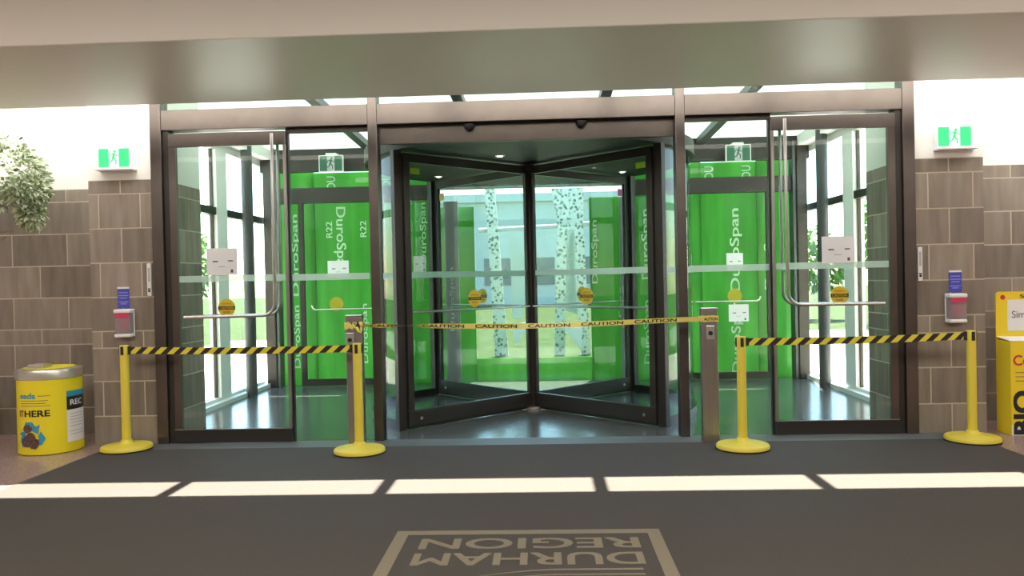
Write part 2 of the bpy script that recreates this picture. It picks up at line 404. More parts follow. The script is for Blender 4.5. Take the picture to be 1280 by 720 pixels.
# roof over slot and vestibule
bm = B(); bm.faces.new([bm.verts.new(p) for p in ((-9, -.65, 3.775), (9, -.65, 3.775), (9, -.03, 3.775), (-9, -.03, 3.775))]); sk = obj('window_skylight', bm, M_slotglass, kind=ST)
bm = B()
for k in range(-5, 6):
    x = .06 + k * 1.665 + .84
    if abs(x) < 8.95: box(bm, x - .05, x + .05, -.65, 0.02, 3.69, 3.77)
obj('bar', bm, M_grey, sk)
bm = B(); bm.faces.new([bm.verts.new(p) for p in ((-4.5, -.02, 3.80), (4.5, -.02, 3.80), (4.5, 4.5, 3.66), (-4.5, 4.5, 3.66))]); ro = obj('ceiling_vestibule', bm, M_skyfrit, kind=ST)
bm = B()
for x in (-2.44, -.79, .91, 2.57):
    prism(bm, [(.06, 3.70), (4.4, 3.57), (4.4, 3.66), (.06, 3.79)], (x - .06, 0, 0), Y, Z, .12)
obj('bar', bm, M_grey, ro)
for s in (-1, 1):
    bm = B(); box(bm, *sorted((s * 4.5, s * 9.2)), -.02, .9, 3.8, 3.9); obj('sun_limit_strip', bm, M_plaster, kind=ST)  # unseen strip added to keep the sun patch's far edge in line

# bronze entrance frame
fr = empty('trim_2', (0, 0, 0), kind=ST)
for s in (-1, 1):
    bm = B(); box(bm, *sorted((s * 3.67, s * 3.783)), -.07, .10, 0, 3.67, .004); obj('post', bm, M_bronze, fr)
    bm = B(); box(bm, *sorted((s * 1.478, s * 1.57)), -.07, .10, 0, 3.67, .004); obj('post', bm, M_bronze, fr)
    bm = B(); box(bm, *sorted((s * 1.57, s * 3.67)), -.06, .10, 3.171, 3.375, .004); obj('beam', bm, M_bronze, fr)
    bm = B(); box(bm, *sorted((s * 3.60, s * 3.67)), -.035, .08, 0, 3.171, .003); obj('jamb', bm, M_dark, fr)
    bm = B(); box(bm, *sorted((s * 1.57, s * 2.42)), .0, .05, 3.12, 3.171); obj('head_channel', bm, M_dark, fr)
bm = B(); box(bm, -1.478, 1.478, -.06, .10, 3.171, 3.375, .004); obj('beam', bm, M_bronze, fr)
bm = B(); box(bm, -3.67, 3.67, -.05, .10, 3.62, 3.67); obj('top_rail', bm, M_bronze, fr)
n = 3
for (a, b) in ((-3.67, -1.57), (-1.478, 1.478), (1.57, 3.67)):
    bm = B(); box(bm, a, b, .02, .03, 3.375, 3.62); obj('window_%d' % n, bm, M_glass, kind=ST); n += 1

def papers(bm, o, xd, w, h, lines):
    prism(bm, rect_pts(-w / 2, w / 2, -h / 2, h / 2), o, xd, Z, .002)
    for (a, b, c, d) in lines: prism(bm, rect_pts(a, b, c, d), Vector(o) + Vector(xd).cross(Z) * .002, xd, Z, .0008, mi=1)
def sticker(parent, c, xd, r=.087, mat_=None, label='yellow round caution sticker'):
    """disc facing xd cross Z"""
    bm = B(); xd = Vector(xd).normalized(); n = xd.cross(Z)
    prism(bm, disc_pts(0, 0, r), c, xd, Z, .002)
    cc = Vector(c) + n * .002
    prism(bm, rect_pts(-r * .98, r * .98, -.020, .016), cc, xd, Z, .0006, mi=1)
    text(bm, 'CAUTION', cc + n * .0012 + Z * -.002, xd, Z, r * 1.6, .024, .01, mi=0)
    text(bm, 'AUTOMATIC', cc + n * .0008 + Z * .040, xd, Z, r * 1.15, .016, mi=1)
    text(bm, 'DOOR', cc + n * .0008 + Z * -.045, xd, Z, r * .8, .018, .01, mi=1)
    return obj('caution_sticker', bm, [mat_ or M_stick, M_black], parent, label)

# sliding glass doors (front) and fixed sidelights
for s, dn, wn_ in ((-1, 'door_1', 'window_6'), (1, 'door_2', 'window_7')):
    xo, xi = s * 3.60, s * 2.405          # outer edge, leading edge
    d = empty(dn, (s * 3.0, -.04, 0), kind=ST, label='%s sliding glass door with bent steel pull bar and yellow sticker' % ('left' if s < 0 else 'right'))
    bx = lambda a, b: sorted((a, b))
    bm = B(); box(bm, *bx(xo, xi), -.065, -.02, 3.0, 3.135, .003); obj('top_rail', bm, M_bronze, d)
    bm = B(); box(bm, *bx(xo, xi), -.065, -.02, .012, .145, .003); obj('bottom_rail', bm, M_dark, d)  # shade put into the colour: same bronze as the top rail, painted darker
    bm = B(); box(bm, *bx(xo, xi + s * .01), -.07, -.066, .145, .152); obj('glazing_bead', bm, M_steel, d)
    bm = B(); box(bm, *bx(xo, s * 3.525), -.064, -.021, .145, 3.0, .003); obj('stile', bm, M_bronze, d)
    bm = B(); box(bm, *bx(xi + s * .028, xi), -.060, -.022, .145, 3.0, .002); obj('stile', bm, M_satin, d)
    bm = B(); box(bm, *bx(s * 3.525, xi + s * .028), -.047, -.037, .145, 3.0); obj('pane', bm, M_glass, d)
    bm = B(); box(bm, *bx(s * 3.525, xi + s * .028), -.0490, -.0475, 1.635, 1.70); obj('frosted_band', bm, M_frost, d)
    for yy, nm in ((-.125, 'pull_bar'), (.045, 'pull_bar')):
        pts = [(s * 2.52, yy, 3.10), (s * 2.525, yy, 1.42)]
        for k in range(1, 8):
            a = k / 8 * PI / 2; pts.append((s * (2.525 + .13 * (1 - math.cos(a))), yy, 1.42 - .13 * math.sin(a)))
        pts += [(s * 2.655, yy, 1.29), (s * 3.45, yy, 1.285)]
        bm = B(); tube(bm, pts, .0165, 14)
        for (px, pz) in ((2.522, 2.95), (2.522, 1.62), (3.38, 1.286)): cyl(bm, (s * px, yy, pz), (s * px, -.043, pz), .009, 10)
        obj(nm, bm, M_steel, d, smooth=True)
    sticker(d, (s * 3.045, -.050, 1.372), X, r=.088)
    w = empty(wn_, (s * 2.0, .02, 0), kind=ST)
    bm = B(); box(bm, *bx(s * 1.57, s * 2.43), .018, .030, 0.0, 3.13); obj('pane', bm, M_glass, w)
    bm = B(); box(bm, *bx(s * 1.60, s * 2.40), .0155, .017, 1.63, 1.695); obj('frosted_band', bm, M_frost, w)
    bm = B(); box(bm, *bx(s * 2.39, s * 2.43), -.012, .04, 0, 3.13, .002); obj('stile', bm, M_dark, w)

# back of the vestibule
bk = empty('trim_3', (0, 4.3, 0), kind=ST)
for s in (-1, 1):
    bm = B(); box(bm, *sorted((s * 1.50, s * 4.10)), 4.25, 4.40, 2.84, 3.075, .004); obj('beam', bm, M_dark, bk)
    bm = B(); box(bm, *sorted((s * 1.50, s * 4.20)), 4.25, 4.40, 3.325, 3.70, .004); obj('beam', bm, M_dark, bk)
    bm = B(); box(bm, *sorted((s * 4.0, s * 4.15)), 4.22, 4.40, 0, 3.6, .004); obj('post', bm, M_dark, bk)
    bm = B(); box(bm, *sorted((s * 3.93, s * 3.97)), 4.2, 4.40, 0, 3.6, .004); obj('post', bm, M_grey, bk)
    bm = B(); box(bm, *sorted((s * 1.46, s * 1.56)), 4.25, 4.40, 0, 3.7, .004); obj('post', bm, M_dark, bk)
bm = B(); box(bm, -1.46, 1.46, 4.0, 4.40, 3.0, 3.7); obj('beam', bm, M_dark, bk)
for s, dn, wn_ in ((-1, 'door_3', 'window_8'), (1, 'door_4', 'window_9')):
    d = empty(dn, (s * 3.0, 4.3, 0), kind=ST, label='%s outer glass door at the back of the vestibule, before green boards' % ('left' if s < 0 else 'right'))
    bx = lambda a, b: sorted((a, b))
    bm = B(); box(bm, *bx(s * 3.62, s * 3.54), 4.26, 4.31, 0.01, 2.84, .003); obj('stile', bm, M_dark, d)
    bm = B(); box(bm, *bx(s * 3.54, s * 2.30), 4.26, 4.31, .01, .11, .003); obj('bottom_rail', bm, M_dark, d)
    bm = B(); box(bm, *bx(s * 3.54, s * 2.30), 4.28, 4.29, .11, 2.84); obj('pane', bm, M_glass, d)
    bm = B(); box(bm, *bx(s * 2.32, s * 2.28), 4.26, 4.31, .01, 2.84, .003); obj('stile', bm, M_dark, d)
    bm = B(); tube(bm, [(s * 3.42, 4.20, 1.26), (s * 3.40, 4.20, 1.21), (s * 3.36, 4.20, 1.19), (s * 2.7, 4.20, 1.19), (s * 2.45, 4.20, 1.19)], .013, 10)
    for px in (3.3, 2.6): cyl(bm, (s * px, 4.20, 1.19), (s * px, 4.28, 1.19), .008, 8)
    obj('pull_bar', bm, M_steel, d, smooth=True)
    sticker(d, (s * 3.06, 4.291, 1.27), -X, r=.11, label='round caution sticker seen from behind')
    w = empty(wn_, (s * 2.0, 4.3, 0), kind=ST)
    bm = B(); box(bm, *bx(s * 1.56, s * 2.28), 4.32, 4.33, 0, 2.84); box(bm, *bx(s * 3.62, s * 4.0), 4.32, 4.33, 0, 2.84); obj('pane', bm, M_glass, w)
    bm = B(); box(bm, *bx(s * 1.56, s * 4.0), 4.32, 4.33, 3.075, 3.325); obj('transom_pane', bm, M_glass, w)

# ================================================================== REVOLVING DOOR
C0 = Vector((0, 1.87, 0)); RD = 1.945
rv = empty('revolving_door', (0, 1.87, 0), 'large four-winged glass revolving door in dark bronze behind the caution tape', 'revolving door')
bm = B(); box(bm, -1.476, 1.476, .03, .075, 2.985, 3.170, .003); hd = obj('header_panel', bm, M_bronze, rv)
for x in (-.56, .56):
    bm = B(); lathe(bm, [(.002, -.062), (.026, -.056), (.045, -.040), (.056, -.015), (.058, 0)], (0, 0, 0), 24)
    bmesh.ops.transform(bm, matrix=Matrix.Translation((x, .012, 3.155)), verts=bm.verts)
    se = obj('motion_sensor', bm, M_black, hd, smooth=True)
    bm = B(); lathe(bm, [(.006, -.004), (.022, -.004), (.022, .004), (.006, .004)], (0, 0, 0), 16)
    bmesh.ops.transform(bm, matrix=Matrix.Translation((x, -.040, 3.125)) @ Matrix.Rotation(PI / 2.6, 4, 'X'), verts=bm.verts)
# canopy: disc cut flat at the entrance
def arc(a0, a1, r, n): return [(r * math.cos(math.radians(a0 + (a1 - a0) * k / n)), r * math.sin(math.radians(a0 + (a1 - a0) * k / n))) for k in range(n + 1)]
cut = math.degrees(math.acos((1.87 - .08) / 1.99))
bm = B(); prism(bm, arc(-90 + cut, 270 - cut, 1.99, 90), C0 + Z * 2.995, X, Y, .16)
cn = obj('canopy', bm, M_canopy, rv)
for (x, y) in ((-.31, 1.04), (-1.22, 2.69), (1.23, 2.70)):
    bm = B(); lathe(bm, [(.052, -.008), (.058, 0), (.030, 0.0), (.030, -.006)], (x, y, 2.995), 24)
    dl = obj('downlight', bm, M_foil, cn, smooth=True)
    bm = B(); cyl(bm, (x, y, 2.983), (x, y, 2.989), .030, 20)
    o = bpy.data.objects.new('lens', bpy.data.meshes.new('lens'))
    obj('downlight_lens', bm, M_lamp, cn)
# curved drum walls
for s in (-1, 1):
    a0, a1 = (136, 224) if s < 0 else (-44, 44)
    pts = arc(a0, a1, RD, 30)
    bm = B(); inner = arc(a0, a1, RD - .012, 30)
    prism(bm, pts + inner[::-1], C0 + Z * .08, X, Y, 2.92); dw = obj('curved_wall', bm, M_glass_rev, rv, smooth=True)
    bm = B(); prism(bm, arc(a0, a1, RD + .02, 30) + arc(a0, a1, RD - .035, 30)[::-1], C0, X, Y, .09); obj('base_rail', bm, M_dark, dw)
    bm = B(); prism(bm, arc(a0 + 2, a1 - 2, RD + .002, 30) + arc(a0 + 2, a1 - 2, RD + .0005, 30)[::-1], C0 + Z * 1.63, X, Y, .065); obj('frosted_band', bm, M_frost, dw)
    for a in (a0, a1):
        c = C0 + Vector((RD * math.cos(math.radians(a)), RD * math.sin(math.radians(a)), 0))
        bm = B(); box(bm, -.05, .05, -.035, .035, 0, 3.0, .004)
        bmesh.ops.transform(bm, matrix=Matrix.Translation(c) @ Matrix.Rotation(math.radians(a), 4, 'Z'), verts=bm.verts)
        obj('end_post', bm, M_dark, dw)
bm = B(); cyl(bm, C0 + Z * .05, C0 + Z * 2.995, .042, 24); lathe(bm, [(.085, 2.93), (.085, 2.995), (.04, 2.995), (.04, 2.93)], C0, 28)
obj('center_pole', bm, M_dark, rv, smooth=True)
bm = B(); lathe(bm, [(.15, 0), (.15, .012), (.12, .02), (.12, .032), (.09, .045), (.045, .05)], C0, 36); obj('floor_plate', bm, M_steel, rv, smooth=True)
TAGS = {225: ((.30, .50, .02, 1), 'lime_tag'), 315: ((.40, .62, .02, 1), 'lime_tag'), 135: ((.75, .48, .18, 1), 'tan_tag'), 45: ((.60, .08, .32, 1), 'magenta_tag')}
for ang in (225, 315, 135, 45):
    T = Matrix.Translation(C0) @ Matrix.Rotation(math.radians(ang - (2.5 if ang in (315, 135) else -2.5) * 0), 4, 'Z')
    def wing(bm): bmesh.ops.transform(bm, matrix=T, verts=bm.verts); return bm
    r1 = RD - .06
    bm = B(); box(bm, .04, r1, -.026, .026, 2.88, 2.975, .003); box(bm, .04, r1, -.026, .026, .035, .20, .003)
    box(bm, r1 - .075, r1, -.026, .026, .20, 2.88, .003); box(bm, .04, .085, -.024, .024, .20, 2.88, .003)
    wg = obj('wing', wing(bm), M_dark, rv)
    bm = B(); box(bm, .085, r1 - .075, -.005, .005, .20, 2.88); obj('pane', wing(bm), M_glass_rev, wg)
    bm = B(); box(bm, .085, r1 - .075, -.0075, -.0055, 1.635, 1.70); obj('frosted_band', wing(bm), M_frost, wg)
    sd_ = -1 if ang in (225, 135) else 1       # side of the leaf that carries the bar
    sd_ = 1 if ang in (225, 45) else -1
    bm = B(); tube(bm, [(.10, sd_ * .07, 1.265), (r1 - .05, sd_ * .07, 1.265)], .012, 10)
    for q in (.14, r1 - .12): cyl(bm, (q, 0, 1.265), (q, sd_ * .07, 1.265), .008, 8)
    obj('push_bar', wing(bm), M_steel, wg, smooth=True)
    bm = B(); box(bm, .06, r1, -.012, .012, .006, .036); obj('brush_strip', wing(bm), M_black, wg)
    bm = B()
    for q in (r1 - .16,): cyl(bm, (q, -.031, .11), (q, .031, .11), .018, 12)
    obj('lock_cylinder', wing(bm), M_steel, wg, smooth=True)
    dr = Vector((math.cos(math.radians(ang)), math.sin(math.radians(ang)), 0)); xd = dr if dr.x > 0 else -dr
    n_ = xd.cross(Z)
    sticker(wg, C0 + dr * .92 + n_ * .006 + Z * 1.385, xd, r=.098)
    tm, tname = TAGS[ang]
    key = 'tag_%d' % ang
    mt = mat(key, tm, .5)
    bm = B(); hw, hh = (.062, .032) if ang > 200 else (.05, .05)
    prism(bm, rect_pts(-hw, hw, -hh, hh), C0 + dr * (r1 - (.155 if ang > 200 else .15)) + n_ * .008 + Z * (2.79 if ang > 200 else 2.76), xd, Z, .003)
    obj(tname, bm, mt, wg)

# ================================================================== GREEN INSULATION BOARDS OUTSIDE
def board(x0, x1, y, z1, label, words, z0=0.0):
    w = x1 - x0
    bm = B(); box(bm, x0, x1, y, y + .05, z0 - .03 if z0 == 0 else z0, z1, .004)
    o = obj('insulation_board', bm, M_green, None, label, 'board', 'green boards outside the back glass', loc=((x0 + x1) / 2, y, 0))
    for (s, cx, cz, hgt, length, up) in words:
        bm = B()
        if up: text(bm, s, (cx, y - .002, cz), Z, -X, length, hgt, .015)
        elif up is None: text(bm, s, (cx, y - .002, cz), X, Z, length, hgt, .015)
        else: text(bm, s, (cx, y - .002, cz), -Z, X, length, hgt, .015)
        obj('lettering', bm, M_glet, o, 'pale printed lettering')
    return o
YB = 4.62
board(-4.05, -3.47, YB, 3.36, 'green board behind the far left corner of the vestibule', [('DuroSpan', -3.78, 2.05, .13, 1.3, True), ('DuroSpan', -3.78, .75, .13, 1.0, True)])
board(-3.50, -2.42, YB + .055, 3.36, 'green board behind the left outer glass door, lettering running downward',
      [('DuroSpan', -3.08, 2.28, .20, 1.06, False), ('DuroSpan', -2.70, .78, .12, .95, True), ('DU', -3.20, 3.20, .14, .2, True), ('R22', -3.45 + .2, 2.45, .1, .26, True), ('R22', -2.7, 2.45, .1, .26, True)])
board(-2.45, -1.51, YB, 3.36, 'green board between the left outer door and the revolving door, small upright lettering',
      [('DuroSpan', -1.72, 2.35, .12, .98, True), ('DU', -2.30, 3.20, .14, .2, True)])
board(-1.54, -.93, YB + .055, 2.76, 'green board seen through the left wings of the revolving door', [('DuroSpan', -1.30, 1.5, .12, 1.0, True)])
board(.90, 1.54, YB + .055, 2.86, 'green board seen through the right wings of the revolving door', [('DuroSpan', .98, 2.0, .12, 1.0, True), ('Span', 1.38, 1.2, .1, .5, True)])
board(1.51, 2.64, YB, 3.36, 'green board right of the revolving door, lettering running upward', [('DuroSpan', 1.78, 2.1, .16, 1.1, True), ('DuroSpan', 1.78, .72, .14, 1.0, True)])
board(2.61, 3.53, YB + .055, 3.36, 'green board behind the right outer glass door, lettering running upward',
      [('DuroSpan', 3.18, 1.98, .19, 1.3, True), ('DuroSpan', 3.18, .62, .19, 1.15, True), ('DU', 2.78, 3.2, .14, .2, True), ('DU', 3.36, 3.2, .14, .2, True)])
board(3.50, 4.05, YB, 3.36, 'green board behind the far right corner of the vestibule', [('DuroSpan', 3.66, 1.9, .12, 1.1, True)])
board(-.97, .94, YB + .11, .34, 'low green board lying on edge below the gap', [])
# grey sheets standing against the boards
for x0, x1, lb in ((-1.40, -1.17, 'pale grey sheet standing before the green board on the left of the gap'), (1.36, 1.50, 'pale grey sheet standing before the green board on the right of the gap')):
    bm = B(); box(bm, x0, x1, YB - .04, YB - .0, .32 * 0 - .03, 2.85, .003); o = obj('sheet_panel', bm, M_greyp, None, lb, 'panel', 'grey sheets outside', loc=(x0, YB - .04, 0))
    bm = B(); text(bm, 'DuroSpan', ((x0 + x1) / 2, YB - .042, 1.3), Z, -X, 1.0, .09, .01); obj('lettering', bm, M_glet, o)

# outdoor view in the gap; glass reflections in it are built as solid shapes
sc = empty('sculpture_stand_in', (0, 9, -.05), 'white speckled sculpture with splayed legs standing in for the view and reflections beyond the gap', 'sculpture')
YS = 9.0
for pts, nm in (([(-1.05, 3.55), (-.84, 3.55), (-.62, -.04), (-.90, -.04)], 'leg'), ([(.36, 3.50), (1.04, 3.50), (1.03, 2.62), (.50, 2.62)], 'head_panel'),
                ([(.47, 2.62), (.68, 2.62), (.58, -.04), (.36, -.04)], 'leg'), ([(.84, 2.62), (1.03, 2.62), (1.12, -.04), (.93, -.04)], 'leg')):
    bm = B(); prism(bm, pts, (0, YS, 0), X, Z, -.12); obj(nm, bm, M_speck, sc)
bm = B(); tube(bm, [(-1.2, YS + .1, 2.65), (-.3, YS + .1, 2.68), (.4, YS + .1, 2.70), (1.2, YS + .1, 2.75)], .05, 10); obj('crossbeam', bm, M_greyp, sc, smooth=True)
bm = B(); prism(bm, [(-.55, 2.6), (-.15, 2.2), (-.32, .75), (-.52, .75)], (0, YS + .15, 0), X, Z, -.05); prism(bm, [(.60, 2.4), (.86, 2.6), (.90, .8), (.62, .9)], (0, YS + .15, 0), X, Z, -.05)
obj('sail_panel', bm, M_bldg, sc)
bm = B(); prism(bm, [(.55, .55), (.95, .55), (.93, .06)], (0, YS - .1, 0), X, Z, -.06); obj('foot_panel', bm, M_white, sc); bm = B(); prism(bm, [(-.55, .62), (-.10, .70), (-.45, .20)], (0, YS - .1, 0), X, Z, -.06)
obj('foot_panel', bm, M_white, sc)
bd = empty('office_building', (0, 42, -.05), 'long pale low building across the lawn beyond the gap', 'building')
bm = B(); box(bm, -10, 10, 42, 52, -.05, 6.4); obj('wall', bm, M_bldg, bd)
bm = B(); box(bm, -10.3, 10.3, 41.7, 52, 6.4, 6.9); obj('roof', bm, M_bldg, bd)
for k in range(-3, 4):
    bm = B(); box(bm, k * 2.6 - .9, k * 2.6 + .9, 41.93, 42.02, 1.2, 2.9); obj('window', bm, M_bwin, bd)

def leaf(bm, p, d, size, mi=0):
    d = Vector(d).normalized(); sdv = d.cross(Vector((random.uniform(-1, 1), random.uniform(-1, 1), random.uniform(-1, 1)))).normalized()
    up = d.cross(sdv); w = size * .28
    a = bm.verts.new(p); b = bm.verts.new(p + d * size); m_ = bm.verts.new(p + d * size * .5 - up * size * .06)
    c = bm.verts.new(p + d * size * .45 + sdv * w + up * size * .05); e = bm.verts.new(p + d * size * .45 - sdv * w + up * size * .05)
    for f in ((a, c, m_), (c, b, m_), (b, e, m_), (e, a, m_)): bm.faces.new(f).material_index = mi
def crown(bm, blobs, n, size, vari=0.0):
    for _ in range(n):
        c, r = random.choice(blobs)
        while True:
            v = Vector((random.uniform(-1, 1), random.uniform(-1, 1), random.uniform(-1, 1)))
            if .1 < v.length < 1: break
        v = v.normalized() * (v.length ** .5)
        p = Vector(c) + Vector((v.x * r[0], v.y * r[1], v.z * r[2]))
        leaf(bm, p, v + Vector((random.uniform(-.6, .6), random.uniform(-.6, .6), random.uniform(-.9, .1))), size * random.uniform(.7, 1.3), 1 if random.random() < vari else 0)
for (x, y, h, lb) in ((11.5, 17, 4.2, 'leafy tree on the lawn outside the right vestibule window'), (-12.5, 19, 3.4, 'leafy tree on the lawn outside the left vestibule window'), (9.2, 20.5, 3.0, 'smaller leafy tree further back outside the right window')):
    t = empty('lawn_tree', (x, y, -.05), lb, 'tree', 'trees on the lawn')
    bm = B(); tube(bm, [(x, y, -.06), (x + .1, y, h * .35), (x, y + .1, h * .7)], [.13, .1, .05], 10); obj('trunk', bm, M_bark, t, smooth=True)
    bm = B(); crown(bm, [((x, y, h * .75), (h * .38, h * .38, h * .33)), ((x + .5, y - .3, h * .6), (h * .3, h * .3, h * .25)), ((x - .6, y + .2, h * .62), (h * .3, h * .3, h * .22))], 1500, .26); obj('foliage', bm, M_tree, t)

# ================================================================== LOBBY THINGS
# floor mat with the printed logo
bm = B(); box(bm, -4.2, 4.2, -16, -.34, 0, .009); mt_ = obj('entrance_mat', bm, M_mat, None, 'huge grey entrance mat covering the lobby floor before the doors', 'mat', loc=(0, -6, 0))
bm = B(); zt = .0095
def fl(pts): prism(bm, pts, (0, -.045, zt), X, Y, .0006)
fl(rect_pts(-.81, .84, -2.99, -2.91)); fl(rect_pts(-.81, -.73, -4.45, -2.99)); fl(rect_pts(.76, .84, -4.45, -2.99)); fl(rect_pts(-.73, .76, -4.45, -4.37))
text(bm, 'DURHAM', (.025, -3.475, zt + .0006), -X, -Y, 1.32, .20, .018)
text(bm, 'REGION', (.030, -3.21, zt + .0006), -X, -Y, 1.32, .19, .018)
for (off, th) in ((0, .028), (.075, .022), (.15, .02)):
    pts = []
    for k in range(25):
        t_ = k / 24; x_ = .66 - 1.05 * t_ ; y_ = -3.60 - off - .17 * max(0, t_ - .45) ** 1.6 * 2.4
        pts.append((x_, y_))
    fl([(p[0], p[1] + th * .5 * (1 - i / 26)) for i, p in enumerate(pts)] + [(p[0], p[1] - th * .5 * (1 - i / 26)) for i, p in reversed(list(enumerate(pts)))])
obj('printed_logo', bm, M_logo, mt_, 'beige printed logo in a square border')

# stanchions
def make_stanchion():
    t = empty('stanchion', (0, 0, 0), 'x', 'stanchion', 'yellow belt stanchions')
    bm = B(); lathe(bm, [(.225, .0), (.238, .010), (.238, .032), (.228, .044), (.10, .058), (.062, .070), (.048, .10)], seg=56); obj('base', bm, M_yellow, t, smooth=True)
    bm = B(); lathe(bm, [(.236, .0), (.240, .001), (.240, .011), (.236, .012)], seg=56); obj('rubber_ring', bm, M_black, t, smooth=True)
    bm = B(); lathe(bm, [(.041, .09), (.041, .925), (.040, .93)], seg=32); obj('post', bm, M_yellow, t, smooth=True)
    bm = B(); lathe(bm, [(.043, .93), (.043, 1.012), (.038, 1.022), (.0, 1.022)], seg=32); hd_ = obj('head', bm, M_yellow, t, smooth=True)
    bm = B()
    for k in range(4):
        a = k * PI / 2 + PI / 4 * 0
        b2 = B(); box(b2, .036, .050, -.014, .014, .93, 1.012, .003)
        bmesh.ops.transform(b2, matrix=Matrix.Rotation(a + .0, 4, 'Z'), verts=b2.verts)
        me = bpy.data.meshes.new('x'); b2.to_mesh(me); b2.free(); bm.from_mesh(me); bpy.data.meshes.remove(me)
    obj('belt_slot', bm, M_black, hd_)
    return t
PST = [(-3.965, -.325), (-1.598, -.605), (1.935, -.65), (4.095, -.44)]
zb = .0108
lbs = ['yellow stanchion nearest the yellow battery bin, before the left stone pier', 'yellow stanchion beside the left steel push-button bollard',
       'yellow stanchion beside the right steel push-button bollard', 'yellow stanchion before the right stone pier, beside the yellow cardboard box']
p0 = make_stanchion(); p0.location = (*PST[0], zb); p0['label'] = lbs[0]
for i in (1, 2, 3): copy_tree(p0, (*PST[i], zb), lbs[i])
def belt(a, b, label, sag):
    a, b = Vector((*a, 0)), Vector((*b, 0)); d = (b - a).normalized(); Lb = (b - a).length - .098; s0 = a + d * .049; nrm = Vector((d.y, -d.x, 0))
    z_of = lambda t: zb + .972 - sag * math.sin(PI * min(max(t / Lb, 0), 1))
    bm = B(); h = .033; per = .135; sl = .075
    N = int(Lb / (per / 2)) + 3
    def q(t, zz, side): 
        t = min(max(t, 0), Lb); return s0 + d * t + Z * (z_of(t) + zz) + nrm * (.0015 * side)
    for k in range(-2, N):
        t0, t1 = k * per / 2, (k + 1) * per / 2
        c = [(t0, -h), (t1, -h), (t1 + sl, h), (t0 + sl, h)]
        if all(x[0] <= 0 for x in c) or all(x[0] >= Lb for x in c): continue
        fr_ = [bm.verts.new(q(*x, 1)) for x in c]; bk_ = [bm.verts.new(q(*x, -1)) for x in c]
        fs = [bm.faces.new(fr_), bm.faces.new(bk_[::-1]), bm.faces.new((fr_[0], bk_[0], bk_[1], fr_[1])), bm.faces.new((fr_[3], fr_[2], bk_[2], bk_[3]))]
        for f in fs: f.material_index = k % 2
    o = obj('barrier_belt', bm, [M_belt_y, M_belt_b], None, label, 'belt', 'striped barrier belts', loc=s0 + Z * .97)
    for t in (0.012, Lb - .012):
        bm = B()
        c = s0 + d * t + Z * z_of(t); b2 = B(); box(b2, -.012, .012, -.006, .006, -.038, .038, .002)
        bmesh.ops.transform(b2, matrix=Matrix.Translation(c) @ Matrix.Rotation(math.atan2(d.y, d.x), 4, 'Z'), verts=b2.verts)
        me = bpy.data.meshes.new('x'); b2.to_mesh(me); b2.free(); bm.from_mesh(me); bpy.data.meshes.remove(me)
        obj('belt_clip', bm, M_black, o)
belt(PST[0], PST[1], 'yellow and black striped belt across the left sliding door', .012)
belt(PST[2], PST[3], 'yellow and black striped belt across the right sliding door', .012)

# push-button bollards
def bollard(xc, y, bxoff, label):
    t = empty('bollard', (xc, y, .006), label, 'bollard', 'steel push-button bollards')
    bm = B(); box(bm, xc - .077, xc + .077, y, y + .10, .006, 1.27, .005, seg=2); obj('body', bm, M_satin, t)
    bm = B(); box(bm, xc - .080, xc + .080, y - .003, y + .103, 1.27, 1.285, .003); obj('cap', bm, M_steel, t)
    bm = B(); box(bm, xc + bxoff - .038, xc + bxoff + .038, y - .012, y + .0, .985, 1.115, .003); pl = obj('button_plate', bm, M_foil, t)
    bm = B(); cyl(bm, (xc + bxoff, y - .018, 1.045), (xc + bxoff, y - .011, 1.045), .021, 22); obj('button', bm, M_black, pl, smooth=True)
bollard(-1.687, -.36, -.035, 'steel push-button bollard left of the revolving door, tape bunched around it')
bollard(1.72, -.335, .005, 'steel push-button bollard right of the revolving door')

# caution tape
tp = empty('caution_tape', (0, -.4, 1.18), 'yellow CAUTION tape stretched between the two steel bollards across the revolving door', 'tape')
xa, xb_ = -1.62, 1.665
def tape_pt(x, v):
    t = (x - xa) / (xb_ - xa); z = 1.182 - .030 * math.sin(PI * t) + .004 * math.sin(9 * t)
    tw = 1.15 * max(0, 1 - t / .33) * math.cos(t * 22) ** 2 + .75 * math.sin(t * 11) ** 2 * max(0, 1 - t / .6) + .25 * math.sin(t * 7 + 1)
    return Vector((x, -.385 + .02 * t - v * math.sin(tw), z + v * math.cos(tw)))
bm = B(); N = 160; rows = []
for i in range(N + 1):
    x = xa + (xb_ - xa) * i / N
    rows.append([bm.verts.new(tape_pt(x, v)) for v in (-.024, 0, .024)])
for i in range(N):
    for j in (0, 1): bm.faces.new((rows[i][j], rows[i + 1][j], rows[i + 1][j + 1], rows[i][j + 1]))
obj('ribbon', bm, M_tape, tp)
xx = xa + .10
while xx < xb_ - .3:
    bm = B(); text(bm, 'CAUTION', (0, 0, 0), X, Z, .40, .032, .02, fn=lambda a, b, x0=xx + .2: tape_pt(x0 + a, b) + Vector((0, -.0025, 0))); xx += .505
    obj('lettering', bm, M_black, tp, 'black CAUTION lettering')
